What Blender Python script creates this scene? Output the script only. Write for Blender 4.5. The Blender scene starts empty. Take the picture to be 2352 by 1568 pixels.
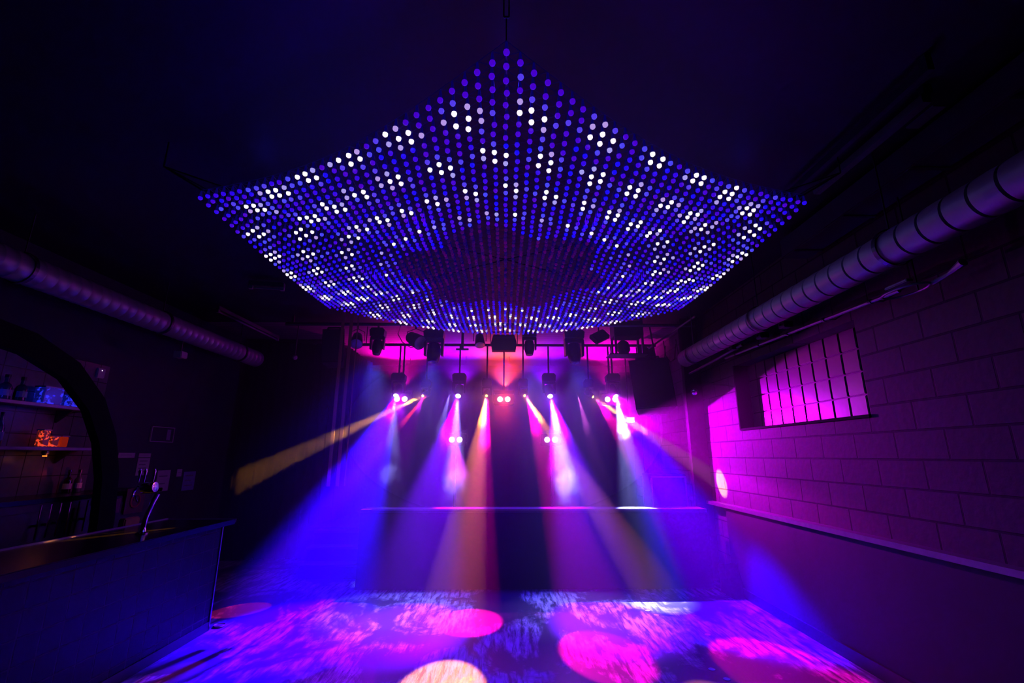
import bpy, bmesh, math, random
from mathutils import Vector, Matrix
random.seed(7)
PI = math.pi
sc = bpy.context.scene
C = sc.collection

# ------------------------------------------------------------------ camera, world, exposure
cd = bpy.data.cameras.new('camera'); cam = bpy.data.objects.new('camera', cd); C.objects.link(cam)
cd.sensor_width = 36.0; cd.lens = 36.0 * 1056 / 2352; cd.clip_start = 0.05
cam.location = (0, 0, 1.6)
_th, _yaw = math.radians(13.9), math.radians(0.87)
_fw = Vector((math.sin(_yaw) * math.cos(_th), math.cos(_yaw) * math.cos(_th), math.sin(_th)))
cam.rotation_euler = _fw.to_track_quat('-Z', 'Y').to_euler()
sc.camera = cam
w = bpy.data.worlds.new('world'); sc.world = w; w.use_nodes = True
w.node_tree.nodes['Background'].inputs[0].default_value = (0.0, 0.0, 0.002, 1)
w.node_tree.nodes['Background'].inputs[1].default_value = 0.2
vs = sc.view_settings
vs.view_transform = 'Standard'; vs.look = 'None'; vs.exposure = 0.0; vs.gamma = 1.0; vs.use_curve_mapping = False
cy = sc.cycles
cy.max_bounces = 3; cy.diffuse_bounces = 0; cy.glossy_bounces = 2; cy.transmission_bounces = 3
cy.transparent_max_bounces = 6; cy.volume_bounces = 0; cy.use_denoising = True
cy.caustics_reflective = False; cy.caustics_refractive = False
cy.volume_step_rate = 1.0; cy.volume_max_steps = 64
cy.sample_clamp_indirect = 3.0
cy.use_adaptive_sampling = True; cy.adaptive_threshold = 0.03

HAZE = 0.052          # haze density of the room
K = 12.0               # common gain of every stage lamp

# colours of the lamp gels
BLUE = (0.02, 0.0, 1.0); ICE = (0.30, 0.30, 1.0); MAG = (0.85, 0.0, 0.75); PINK = (1.0, 0.15, 0.75)
ORANGE = (1.0, 0.36, 0.01); RED = (1.0, 0.02, 0.08); VIOLET = (0.30, 0.0, 1.0)

# ------------------------------------------------------------------ materials
def mat(name, col=(.02, .02, .02), rough=.6, metal=0., emit=None, es=1., var=.25, scale=18., bump=0., spec=.5, stretch=(1, 1, 1), sampling=None):
    m = bpy.data.materials.new(name); m.use_nodes = True; nt = m.node_tree; b = nt.nodes['Principled BSDF']
    tc = nt.nodes.new('ShaderNodeTexCoord'); mp = nt.nodes.new('ShaderNodeMapping'); no = nt.nodes.new('ShaderNodeTexNoise')
    mp.inputs['Scale'].default_value = stretch
    nt.links.new(tc.outputs['Object'], mp.inputs[0]); nt.links.new(mp.outputs[0], no.inputs['Vector'])
    no.inputs['Scale'].default_value = scale; no.inputs['Detail'].default_value = 4
    mx = nt.nodes.new('ShaderNodeMix'); mx.data_type = 'RGBA'
    mx.inputs[6].default_value = (*[c * (1 - var) for c in col], 1); mx.inputs[7].default_value = (*[min(1, c * (1 + var)) for c in col], 1)
    nt.links.new(no.outputs['Fac'], mx.inputs[0]); nt.links.new(mx.outputs[2], b.inputs['Base Color'])
    b.inputs['Roughness'].default_value = rough; b.inputs['Metallic'].default_value = metal
    b.inputs['Specular IOR Level'].default_value = spec
    if bump:
        bp = nt.nodes.new('ShaderNodeBump'); bp.inputs['Strength'].default_value = bump; bp.inputs['Distance'].default_value = .01
        nt.links.new(no.outputs['Fac'], bp.inputs['Height']); nt.links.new(bp.outputs[0], b.inputs['Normal'])
    if emit:
        b.inputs['Emission Color'].default_value = (*emit, 1); b.inputs['Emission Strength'].default_value = es
        m.cycles.emission_sampling = sampling or 'NONE'
    return m

def brick_mat(name, c1, c2, mortar, bw, bh, msize=.006, rough=.5, bump=.8, offset=.5, axis='X', sq=1., shift=0., spec=.15):
    """blocks laid on a wall whose plane is across X ('X'), across Y ('Y') or horizontal ('Z')"""
    m = bpy.data.materials.new(name); m.use_nodes = True; nt = m.node_tree; b = nt.nodes['Principled BSDF']
    tc = nt.nodes.new('ShaderNodeTexCoord'); sp = nt.nodes.new('ShaderNodeSeparateXYZ'); cb = nt.nodes.new('ShaderNodeCombineXYZ')
    nt.links.new(tc.outputs['Object'], sp.inputs[0])
    u, v = {'X': ('Y', 'Z'), 'Y': ('X', 'Z'), 'Z': ('X', 'Y')}[axis]
    nt.links.new(sp.outputs[u], cb.inputs[0])
    ad = nt.nodes.new('ShaderNodeMath'); ad.inputs[1].default_value = shift
    nt.links.new(sp.outputs[v], ad.inputs[0]); nt.links.new(ad.outputs[0], cb.inputs[1])
    br = nt.nodes.new('ShaderNodeTexBrick'); br.offset = offset; br.squash = sq
    br.inputs['Color1'].default_value = (*c1, 1); br.inputs['Color2'].default_value = (*c2, 1); br.inputs['Mortar'].default_value = (*mortar, 1)
    br.inputs['Scale'].default_value = 1; br.inputs['Mortar Size'].default_value = msize; br.inputs['Mortar Smooth'].default_value = .3
    br.inputs['Brick Width'].default_value = bw; br.inputs['Row Height'].default_value = bh
    nt.links.new(cb.outputs[0], br.inputs['Vector'])
    no = nt.nodes.new('ShaderNodeTexNoise'); no.inputs['Scale'].default_value = 22; no.inputs['Detail'].default_value = 6
    nt.links.new(tc.outputs['Object'], no.inputs['Vector'])
    mx = nt.nodes.new('ShaderNodeMix'); mx.data_type = 'RGBA'; mx.blend_type = 'MULTIPLY'; mx.inputs[0].default_value = .5
    nt.links.new(br.outputs['Color'], mx.inputs[6]); nt.links.new(no.outputs['Color'], mx.inputs[7]); nt.links.new(mx.outputs[2], b.inputs['Base Color'])
    ma = nt.nodes.new('ShaderNodeMath'); ma.operation = 'MULTIPLY_ADD'; ma.inputs[1].default_value = -1.0
    n2 = nt.nodes.new('ShaderNodeMath'); n2.operation = 'MULTIPLY'; n2.inputs[1].default_value = .35
    nt.links.new(no.outputs['Fac'], n2.inputs[0]); nt.links.new(br.outputs['Fac'], ma.inputs[0]); nt.links.new(n2.outputs[0], ma.inputs[2])
    bp = nt.nodes.new('ShaderNodeBump'); bp.inputs['Strength'].default_value = bump; bp.inputs['Distance'].default_value = .012
    nt.links.new(ma.outputs[0], bp.inputs['Height']); nt.links.new(bp.outputs[0], b.inputs['Normal'])
    b.inputs['Roughness'].default_value = rough; b.inputs['Specular IOR Level'].default_value = spec
    return m

def floor_mat():
    m = bpy.data.materials.new('worn_floor'); m.use_nodes = True; nt = m.node_tree; b = nt.nodes['Principled BSDF']; N = nt.nodes.new; Lk = nt.links.new
    tc = N('ShaderNodeTexCoord')
    def noise(scale, stretch, det=6, dist=0., rot=0.):
        mp = N('ShaderNodeMapping'); mp.inputs['Scale'].default_value = stretch; mp.inputs['Rotation'].default_value = (0, 0, rot)
        Lk(tc.outputs['Object'], mp.inputs[0]); n = N('ShaderNodeTexNoise')
        n.inputs['Scale'].default_value = scale; n.inputs['Detail'].default_value = det; n.inputs['Distortion'].default_value = dist
        n.inputs['Roughness'].default_value = .65
        Lk(mp.outputs[0], n.inputs['Vector']); return n
    def ramp(src, a, bb):
        r = N('ShaderNodeMapRange'); r.inputs[1].default_value = a; r.inputs[2].default_value = bb; Lk(src, r.inputs[0]); return r.outputs[0]
    worn = ramp(noise(1.1, (1.3, .9, 1), 8, .5).outputs['Fac'], .46, .54)            # large worn patches
    streak = ramp(noise(5, (4.5, .6, 1), 10, .3, .15).outputs['Fac'], .40, .58)       # brushed streaks along the hall
    scuff = ramp(noise(26, (3, .5, 1), 5, 1.2, -.3).outputs['Fac'], .62, .70)
    mul = N('ShaderNodeMath'); mul.operation = 'MULTIPLY'; Lk(worn, mul.inputs[0]); Lk(streak, mul.inputs[1])
    mx = N('ShaderNodeMix'); mx.data_type = 'RGBA'; mx.inputs[6].default_value = (.07, .065, .07, 1); mx.inputs[7].default_value = (.55, .52, .52, 1)
    Lk(mul.outputs[0], mx.inputs[0])
    m2 = N('ShaderNodeMix'); m2.data_type = 'RGBA'; m2.inputs[7].default_value = (.03, .025, .025, 1)
    s2 = N('ShaderNodeMath'); s2.operation = 'MULTIPLY'; s2.inputs[1].default_value = .7; Lk(scuff, s2.inputs[0])
    Lk(s2.outputs[0], m2.inputs[0]); Lk(mx.outputs[2], m2.inputs[6]); Lk(m2.outputs[2], b.inputs['Base Color'])
    br = N('ShaderNodeTexBrick'); br.inputs['Scale'].default_value = 1; br.inputs['Brick Width'].default_value = 2.2; br.inputs['Row Height'].default_value = .14
    br.inputs['Mortar Size'].default_value = .003; mp = N('ShaderNodeMapping'); mp.inputs['Rotation'].default_value = (0, 0, PI / 2)
    Lk(tc.outputs['Object'], mp.inputs[0]); Lk(mp.outputs[0], br.inputs['Vector'])
    sb = N('ShaderNodeMath'); sb.operation = 'SUBTRACT'; Lk(mul.outputs[0], sb.inputs[0]); Lk(br.outputs['Fac'], sb.inputs[1])
    bp = N('ShaderNodeBump'); bp.inputs['Strength'].default_value = .35; bp.inputs['Distance'].default_value = .006
    Lk(sb.outputs[0], bp.inputs['Height']); Lk(bp.outputs[0], b.inputs['Normal'])
    rr = N('ShaderNodeMapRange'); rr.inputs[3].default_value = .38; rr.inputs[4].default_value = .6; Lk(mul.outputs[0], rr.inputs[0]); Lk(rr.outputs[0], b.inputs['Roughness'])
    return m

MT = dict(
    black=mat('black_paint', (.012, .012, .014), .55), matte=mat('matte_black', (.015, .015, .017), .9, spec=.1),
    plastic=mat('black_plastic', (.02, .02, .022), .35), steel=mat('dark_steel', (.09, .09, .1), .4, .8),
    alu=mat('brushed_aluminium', (.6, .6, .62), .3, 1., scale=60, stretch=(1, 12, 1)), chrome=mat('chrome', (.75, .75, .78), .08, 1., var=.05),
    cloth=mat('black_cloth', (.006, .005, .006), .95, spec=.05, scale=120, bump=.3), grille=mat('speaker_grille', (.02, .02, .022), .75, scale=300, bump=.5),
    white=mat('white_plastic', (.6, .6, .6), .4), paper=mat('paper', (.7, .7, .68), .8, var=.08), grey=mat('grey_metal', (.25, .25, .27), .45, .5),
    duct=mat('galvanised_duct', (.45, .45, .5), .45, .3, scale=9), bardark=mat('bar_counter_wood', (.003, .003, .003), .25, scale=8, stretch=(6, 1, 1), spec=.2),
    rubber=mat('rubber', (.01, .01, .01), .8), wall=mat('dark_wall_paint', (.03, .03, .04), .75, scale=5, bump=.2), deck=mat('stage_deck_paint', (.035, .035, .038), .7, scale=14, bump=.2),
    tape=mat('white_tape', (.75, .75, .72), .6), amber=mat('amber_plastic', (.55, .3, .05), .4), wood=mat('dark_wood', (.06, .035, .02), .5, scale=10, stretch=(1, 8, 1)),
    logo=mat('red_enamel', (.35, .06, .05), .5), strip=mat('pale_cloth', (.16, .15, .13), .9, scale=80),
)
MT['block'] = brick_mat('painted_concrete_block', (.18, .17, .18), (.15, .14, .15), (.05, .05, .06), .4, .2, .008, .7, .9, .5, 'X', shift=.03)
MT['ceilboard'] = brick_mat('ceiling_boards', (.42, .40, .40), (.36, .35, .35), (.15, .15, .15), 3.0, .14, .008, .7, .6, .4, 'Z')
MT['tile'] = brick_mat('bar_front_tile', (.016, .016, .018), (.013, .013, .016), (.09, .08, .08), .15, .15, .006, .55, .5, .0, 'X', shift=.02)
MT['backtile'] = brick_mat('back_bar_tile', (.25, .25, .3), (.22, .22, .27), (.05, .05, .06), .2, .2, .005, .25, .4, .0, 'X')
MT['floor'] = floor_mat()

def patchy(m, sc_=30, lo=.52, hi=.62, base=.12):
    nt = m.node_tree; b = nt.nodes['Principled BSDF']; tc = nt.nodes.new('ShaderNodeTexCoord'); no = nt.nodes.new('ShaderNodeTexNoise'); no.inputs['Scale'].default_value = sc_
    mr = nt.nodes.new('ShaderNodeMapRange'); mr.inputs[1].default_value = lo; mr.inputs[2].default_value = hi; mr.inputs[3].default_value = base * b.inputs['Emission Strength'].default_value; mr.inputs[4].default_value = b.inputs['Emission Strength'].default_value
    nt.links.new(tc.outputs['Object'], no.inputs['Vector']); nt.links.new(no.outputs['Fac'], mr.inputs[0]); nt.links.new(mr.outputs[0], b.inputs['Emission Strength'])
def glow(name, col, s, sampling=None):
    return mat(name, (.1, .1, .1), .4, emit=col, es=s, var=.1, sampling=sampling)
GL = dict(white=glow('lamp_glow_white', (1, .97, 1), 9), pink=glow('lamp_glow_pink', (1, .55, .85), 9), warm=glow('lamp_glow_warm', (1, .62, .5), 8),
          orange=glow('lamp_glow_orange', (1, .5, .05), 14), blueglass=glow('blue_backlight', (.02, .03, 1), .8), redbottle=glow('red_backlight', (1, .07, .02), .9),
          amber=glow('amber_light', (1, .25, .02), 1.6), led=glow('indicator_light', (.9, .6, 1), 2))

patchy(GL['blueglass']); patchy(GL['redbottle'], 34, .5, .6, .06)

# ------------------------------------------------------------------ mesh helpers
class MB:
    def __init__(s): s.bm = bmesh.new()
    def box(s, c, d, rot=None, bev=0.):
        r = bmesh.ops.create_cube(s.bm, size=1); vs = r['verts']
        bmesh.ops.scale(s.bm, vec=d, verts=vs)
        if bev:
            es = list({e for v in vs for e in v.link_edges}); q = bmesh.ops.bevel(s.bm, geom=es, offset=bev, segments=2, affect='EDGES'); vs = q['verts']
            vs = list({v for f in q['faces'] for v in f.verts} | set(v for v in vs if v.is_valid))
        if rot: bmesh.ops.rotate(s.bm, cent=(0, 0, 0), matrix=rot, verts=vs)
        bmesh.ops.translate(s.bm, vec=c, verts=vs); return s
    def box2(s, a, b, bev=0.):
        return s.box([(a[i] + b[i]) / 2 for i in range(3)], [abs(b[i] - a[i]) for i in range(3)], None, bev)
    def cyl(s, p0, p1, r0, r1=None, seg=16, caps=True):
        p0, p1 = Vector(p0), Vector(p1); d = p1 - p0; r1 = r0 if r1 is None else r1
        m = Matrix.Translation((p0 + p1) / 2) @ d.to_track_quat('Z', 'Y').to_matrix().to_4x4()
        bmesh.ops.create_cone(s.bm, cap_ends=caps, segments=seg, radius1=r0, radius2=r1, depth=d.length, matrix=m); return s
    def lathe(s, prof, seg=20, at=(0, 0, 0), d=(0, 0, 1), close=True):
        """prof: (radius, height) pairs turned about direction d"""
        q = Vector(d).to_track_quat('Z', 'Y'); at = Vector(at); rings = []
        for r, h in prof:
            rings.append([s.bm.verts.new(at + q @ Vector((r * math.cos(2 * PI * k / seg), r * math.sin(2 * PI * k / seg), h))) for k in range(seg)])
        for a, b in zip(rings, rings[1:]):
            for k in range(seg): s.bm.faces.new((a[k], a[(k + 1) % seg], b[(k + 1) % seg], b[k]))
        if close:
            s.bm.faces.new(rings[0][::-1]); s.bm.faces.new(rings[-1])
        return s
    def tube(s, pts, r, seg=8, radii=None):
        pts = [Vector(p) for p in pts]; rings = []
        for i, p in enumerate(pts):
            t = (pts[min(i + 1, len(pts) - 1)] - pts[max(i - 1, 0)]).normalized()
            u = t.cross(Vector((0, 0, 1))); u = u.normalized() if u.length > 1e-3 else Vector((1, 0, 0)); v = t.cross(u)
            rr = radii[i] if radii else r
            rings.append([s.bm.verts.new(p + rr * (u * math.cos(2 * PI * k / seg) + v * math.sin(2 * PI * k / seg))) for k in range(seg)])
        for a, b in zip(rings, rings[1:]):
            for k in range(seg): s.bm.faces.new((a[k], a[(k + 1) % seg], b[(k + 1) % seg], b[k]))
        s.bm.faces.new(rings[0][::-1]); s.bm.faces.new(rings[-1]); return s
    def prism(s, poly, a, b, axis='Y'):
        f = {'Y': lambda p, t: (p[0], t, p[1]), 'X': lambda p, t: (t, p[0], p[1]), 'Z': lambda p, t: (p[0], p[1], t)}[axis]
        A = [s.bm.verts.new(f(p, a)) for p in poly]; B = [s.bm.verts.new(f(p, b)) for p in poly]; n = len(poly)
        s.bm.faces.new(A); s.bm.faces.new(B[::-1])
        for k in range(n): s.bm.faces.new((A[k], B[k], B[(k + 1) % n], A[(k + 1) % n]))
        return s
    def build(s, name, m, parent=None, smooth=False, loc=None):
        bmesh.ops.recalc_face_normals(s.bm, faces=s.bm.faces); me = bpy.data.meshes.new(name); s.bm.to_mesh(me); s.bm.free()
        me.materials.append(m)
        if smooth:
            for p in me.polygons: p.use_smooth = True
            try: me.set_sharp_from_angle(angle=math.radians(35))
            except Exception: pass
        o = bpy.data.objects.new(name, me); C.objects.link(o)
        if parent: o.parent = parent
        if loc: o.location = loc
        return o

def tag(o, label=None, cat=None, group=None, kind=None):
    if label: o['label'] = label
    if cat: o['category'] = cat
    if group: o['group'] = group
    if kind: o['kind'] = kind
    return o
def thing(name, label, cat, loc=(0, 0, 0), rot=(0, 0, 0), group=None):
    o = bpy.data.objects.new(name, None); C.objects.link(o); o.location = loc; o.rotation_euler = rot; o.empty_display_size = .1
    return tag(o, label, cat, group)
def struct(name, mb, m): return tag(mb.build(name, m), kind='structure')
def aim(o, frm, to): o.location = frm; o.rotation_euler = (Vector(to) - Vector(frm)).to_track_quat('-Z', 'Y').to_euler()
def spot(parent, frm, to, deg, watts, col, blend=.25, size=.02):
    d = bpy.data.lights.new('spot_light', 'SPOT'); d.energy = watts * K; d.color = col; d.spot_size = math.radians(deg); d.spot_blend = blend; d.shadow_soft_size = size
    o = bpy.data.objects.new('spot_light', d); C.objects.link(o); aim(o, frm, to)
    if parent: o.parent = parent; o.matrix_parent_inverse = parent.matrix_world.inverted() if False else Matrix.Translation(-parent.location)
    return o
def point(frm, watts, col, size=0.0):
    d = bpy.data.lights.new('glow_light', 'POINT'); d.energy = watts * K; d.color = col; d.shadow_soft_size = size
    o = bpy.data.objects.new('glow_light', d); C.objects.link(o); o.location = frm; return o

# ------------------------------------------------------------------ room shell
XR, XL, YB, YF, ZC = 2.86, -4.6, 10.4, -1.6, 3.6
struct('floor', MB().box2((XL - .2, YF - .2, -.2), (XR + .4, YB + .2, 0)), MT['floor'])
struct('ceiling', MB().box2((XL - .2, YF - .2, ZC), (XR + .4, 6.9, ZC + .2)), MT['black'])
struct('ceiling_stage', MB().box2((XL - .2, 6.9, ZC), (XR + .4, YB + .2, ZC + .2)), MT['ceilboard'])
struct('wall_back', MB().box2((XL - .2, YB, 0), (XR + .4, YB + .2, ZC)), MT['black'])
struct('wall_front', MB().box2((XL - .2, YF - .2, 0), (XR + .4, YF, ZC)), MT['wall'])
struct('wall_left', MB().box2((XL - .2, YF, 0), (XL, YB, ZC)), MT['wall'])
WY0, WY1, WZ0, WZ1 = 3.58, 5.60, 1.90, 2.68
wr = MB()
wr.box2((XR, YF, 0), (XR + .35, WY0, ZC)).box2((XR, WY1, 0), (XR + .35, YB, ZC)).box2((XR, WY0, 0), (XR + .35, WY1, WZ0)).box2((XR, WY0, WZ1), (XR + .35, WY1, ZC))
struct('wall_right', wr, MT['block'])
struct('trim_1', MB().box2((XR - .07, YF, .0), (XR - .001, 6.1, .96)), MT['wall'])
struct('trim_2', MB().box2((XR - .10, YF, .96), (XR - .001, 7.2, 1.0), ), MT['grey'])
struct('baseboard_right', MB().box2((XR - .09, YF, 0), (XR - .071, 6.1, .1)), MT['black'])

# glass-block window set in the right wall
win = thing('window_1', 'glass block window set deep into the right wall', 'window', (XR + .2, (WY0 + WY1) / 2, WZ0)); win['kind'] = 'structure'
gmat = mat('glass_block', (.19, .14, .18), .28, spec=.8, scale=9, bump=.15)
g = MB(); nb, nr = 10, 4
bw_, bh_ = (WY1 - WY0) / nb, (WZ1 - WZ0) / nr
for i in range(nb):
    for j in range(nr):
        y0 = WY0 - (WY0 + WY1) / 2 + i * bw_; z0 = j * bh_
        g.box((0, y0 + bw_ / 2, z0 + bh_ / 2), (.10, bw_ - .014, bh_ - .014), None, .006)
g.build('glass_blocks', gmat, win)
g = MB()
for i in range(nb + 1): g.box((.01, WY0 - (WY0 + WY1) / 2 + i * bw_, (WZ1 - WZ0) / 2), (.08, .018, WZ1 - WZ0))
for j in range(nr + 1): g.box((.01, 0, j * bh_), (.079, WY1 - WY0, .018))
g.build('mortar_grid', MT['black'], win)
g = MB(); hy = (WY1 - WY0) / 2
g.box2((-.22, hy - .012, 0), (-.04, hy + .012, WZ1 - WZ0)).box2((-.22, -hy, -.012), (-.04, hy, .012))
g.build('frame', MT['matte'], win)

# ------------------------------------------------------------------ stage
st = thing('stage', 'raised black stage with plain front and pale metal edge', 'stage', (.4, 6.22, 0))
st['kind'] = 'structure'
def rel(mb, name, m, root, **k):
    """build from world coordinates and hang under root"""
    o = mb.build(name, m, root, **k); o.matrix_parent_inverse = Matrix.Translation(-Vector(root.location)); return o
SX0, SX1, SY, SZ, DZ = -1.83, 2.60, 6.22, .93, .55
rel(MB().box2((SX0, SY, 0), (SX1, SY + .04, SZ - .04)), 'front_panel', MT['matte'], st)
rel(MB().box2((SX0, SY + .041, 0), (SX0 + .04, 6.46, SZ - .04)).box2((SX1 - .04, SY + .041, 0), (SX1, 6.46, SZ - .04)), 'side_panel', MT['matte'], st)
rel(MB().box2((SX0, SY, SZ - .04), (SX1, 6.50, SZ)), 'parapet_top', mat('worn_grey_top', (.30, .30, .32), .45, scale=30), st)
rel(MB().box2((SX0, 6.461, 0), (SX1, 6.5, SZ - .04)), 'rear_panel', MT['matte'], st)
rel(MB().box2((SX0, 6.501, DZ - .04), (XR - .12, 7.4, DZ)).box2((-2.95, 7.4, DZ - .04), (XR - .12, YB - .01, DZ)), 'deck', MT['deck'], st)
rel(MB().box2((-2.95, 7.41, 0), (SX0, 7.44, DZ - .041)).box2((SX0, 6.75, 0), (SX0 + .03, 7.44, DZ - .041)), 'deck_skirt', MT['matte'], st)
rel(MB().box2((SX0 + .14, SY - .02, SZ - .014), (2.14, SY - .001, SZ + .006), .003), 'edge_strip', MT['alu'], st)
sp_ = thing('stage_steps', 'dark wooden steps climbing to the left side of the stage', 'steps', (-2.3, 6.74, 0))
for k in range(3):
    t = rel(MB().box2((-2.75, 6.74 + .22 * k, 0), (SX0 - .005, 6.74 + .22 * (k + 1) - .001, .18 * (k + 1) - .03)), 'riser', MT['matte'], sp_)
    rel(MB().box2((-2.76, 6.72 + .22 * k, .18 * (k + 1) - .029), (SX0 - .005, 6.74 + .22 * (k + 1) - .022, .18 * (k + 1)), .006), 'tread', MT['grey'] if k < 2 else MT['deck'], sp_)

rc = thing('road_case', 'black road case with metal edges at the right side of the stage', 'case', (2.33, 7.0, DZ + .001))
MB().box2((-.24, -.2, .0), (.24, .2, .75)).build('case_body', MT['matte'], rc)
MB().box2((-.25, -.21, .751), (.25, .21, .79), .006).build('lid', MT['matte'], rc)
for a in (-1, 1):
    g = MB(); g.box2((-.252, a * .211 - .004, .744), (.252, a * .211 + .004, .756)); g.build('edge_trim', MT['alu'], rc)
    for c in (-1, 1): MB().box((a * .243, c * .204, .37), (.02, .02, .738)).build('corner_trim', MT['alu'], rc)
MB().box2((-.05, -.215, .18), (.05, -.205, .24), .004).build('handle', MT['steel'], rc)
mo = thing('stage_monitor', 'low black wedge monitor at the foot of the stage beside the right wall', 'speaker', (2.72, 6.0, 0))
MB().prism([(-.22, 0), (.10, 0), (.10, .3), (-.04, .34)], -.09, .09, 'X').build('cabinet', MT['matte'], mo)

# ------------------------------------------------------------------ curtains
def curtain(name, label, x0, x1, y, z0, z1, pleat=.22, amp=.025, m=None, yaxis=False):
    g = MB(); bm = g.bm; n = max(8, int((x1 - x0) / pleat * 8)); top = []; bot = []
    for k in range(n + 1):
        x = x0 + (x1 - x0) * k / n; a = amp * math.sin(2 * PI * (x - x0) / pleat) + .4 * amp * math.sin(5.3 * x + 1)
        p = (lambda u, v, zz: (v, u, zz)) if yaxis else (lambda u, v, zz: (u, v, zz))
        top.append(bm.verts.new(p(x, y + a * .8, z1))); bot.append(bm.verts.new(p(x + .01 * math.sin(9 * x), y + a * 1.2, z0)))
    for k in range(n): bm.faces.new((bot[k], bot[k + 1], top[k + 1], top[k]))
    o = g.build(name, m or MT['cloth'], smooth=True)
    md = o.modifiers.new('thick', 'SOLIDIFY'); md.thickness = .006
    return tag(o, label, 'curtain')
curtain('backdrop_curtain', 'wide black pleated curtain across the rear wall of the stage', -4.4, 2.80, 10.2, DZ + .01, 3.42)
curtain('side_curtain', 'tall black curtain leg at the right side of the stage', 2.36, 2.70, 8.05, DZ + .01, 3.5, .1, .04)
curtain('side_curtain', 'wide black curtain closing off the left side of the stage', -4.5, -2.98, 7.9, .02, 3.5, .16, .05)
curtain('side_curtain', 'long black curtain hung along the left side of the stage steps', 8.1, 9.6, -2.85, DZ + .01, 3.5, .16, .05, yaxis=True)
tr = mat('thin_pale_cloth', (.55, .5, .42), .9, scale=90)
tr.node_tree.nodes['Principled BSDF'].inputs['Subsurface Weight'].default_value = 0
_nt = MT['strip'].node_tree; _tl = _nt.nodes.new('ShaderNodeBsdfTranslucent'); _mx = _nt.nodes.new('ShaderNodeMixShader'); _tl.inputs[0].default_value = (.5, .45, .3, 1); _mx.inputs[0].default_value = .55
_nt.links.new(_nt.nodes['Principled BSDF'].outputs[0], _mx.inputs[1]); _nt.links.new(_tl.outputs[0], _mx.inputs[2]); _nt.links.new(_mx.outputs[0], _nt.nodes['Material Output'].inputs['Surface'])
for i, (x, y) in enumerate(((-2.10, 5.75), (-2.0, 5.77), (-1.92, 5.79))):
    o = MB().box((x, y, 2.42), (.04 if i < 2 else .014, .006, 2.358)).build('hanging_strap', MT['strip'])
    tag(o, ['leftmost of three pale straps hanging beside the stage steps', 'middle of three pale straps hanging beside the stage steps', 'thinnest pale strap hanging right of the other two'][i], 'strap', 'straps beside the stage steps')

# ------------------------------------------------------------------ light net: six cornered canopy of small lamps
NC, NR, NZ, NN = Vector((.0, 3.92)), 2.33, 3.31, 32
net = thing('led_light_canopy', 'large hexagonal net of glowing blue and white LED lamps hung overhead', 'light canopy', (NC.x, NC.y, NZ))
s_ = NR / NN
def warp(x, y):
    """flat lattice point -> point of the stretched net (edges drawn inward and sagging between the six corners)"""
    r = math.hypot(x, y)
    if r < 1e-6: return Vector((0, 0, 0.03))
    a = math.atan2(y, x) + PI / 2; d = (a % (PI / 3)) / (PI / 3)      # 0 at a corner ray, .5 at mid side
    q = 1 - (2 * d - 1) ** 2; edge = NR * math.cos(PI / 6) / math.cos((d - .5) * PI / 3); t = r / edge
    sh = 1 - .04 * q * t ** 3
    return Vector((x * sh, y * sh, -.09 * (1 - abs(2 * d - 1) ** 2) * min(1, t * 1.15) ** 1.2 - .03 * math.sin(PI * min(1, t))))
pts = {}
for i in range(-NN, NN + 1):
    for j in range(-NN, NN + 1):
        if abs(i + j) <= NN: pts[(i, j)] = (i * s_ * math.sqrt(3) / 2, (j + i / 2) * s_)
def level(x, y):
    r = math.hypot(x, y); th = math.degrees(math.atan2(y, x))
    a = math.cos(2 * PI * (r - 2.01) / .325); b = math.cos(math.radians(35 * (th + 96 - 11.5 * (2.01 - r))))
    v = a + b + random.uniform(-.28, .28)
    if r > 2.24: return 0
    if r < .85 + .1 * math.sin(6 * math.radians(th)): return 4
    if r < 1.05: return 1 if v > .9 else 0
    hi = 1.05 if r > 1.5 else 1.05 + (1.5 - r) * 1.0
    return 3 if v > hi else 2 if v > hi - .4 else 1 if v > hi - .95 else 0
def led_material(name, col, s, purple):
    m = bpy.data.materials.new(name); m.use_nodes = True; nt = m.node_tree; b = nt.nodes['Principled BSDF']
    tc = nt.nodes.new('ShaderNodeTexCoord'); no = nt.nodes.new('ShaderNodeTexNoise'); no.inputs['Scale'].default_value = 9
    nt.links.new(tc.outputs['Object'], no.inputs['Vector']); mx = nt.nodes.new('ShaderNodeMix'); mx.data_type = 'RGBA'
    mr = nt.nodes.new('ShaderNodeMapRange'); mr.inputs[1].default_value = .4; mr.inputs[2].default_value = .65
    nt.links.new(no.outputs['Fac'], mr.inputs[0]); nt.links.new(mr.outputs[0], mx.inputs[0])
    mx.inputs[6].default_value = (*col, 1); mx.inputs[7].default_value = (*purple, 1)
    nt.links.new(mx.outputs[2], b.inputs['Emission Color']); b.inputs['Emission Strength'].default_value = s
    b.inputs['Base Color'].default_value = (.08, .08, .12, 1); b.inputs['Roughness'].default_value = .25
    m.cycles.emission_sampling = 'NONE'; return m
LM = [led_material('led_dim', (.008, .003, .9), .95, (.07, .0, .55)), led_material('led_blue', (.06, .06, .9), 1.0, (.09, .04, .8)),
      led_material('led_lavender', (.42, .38, 1), .85, (.55, .35, .9)), led_material('led_white', (.95, .95, 1), 1.1, (1, .85, 1)),
      led_material('led_off', (.01, .001, .10), .7, (.07, .0, .12))]
body_m = mat('led_housing', (.02, .02, .06), .3, emit=(.005, 0, .25), es=.3)  # faint emission stands in for LED light inside the plastic
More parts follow.
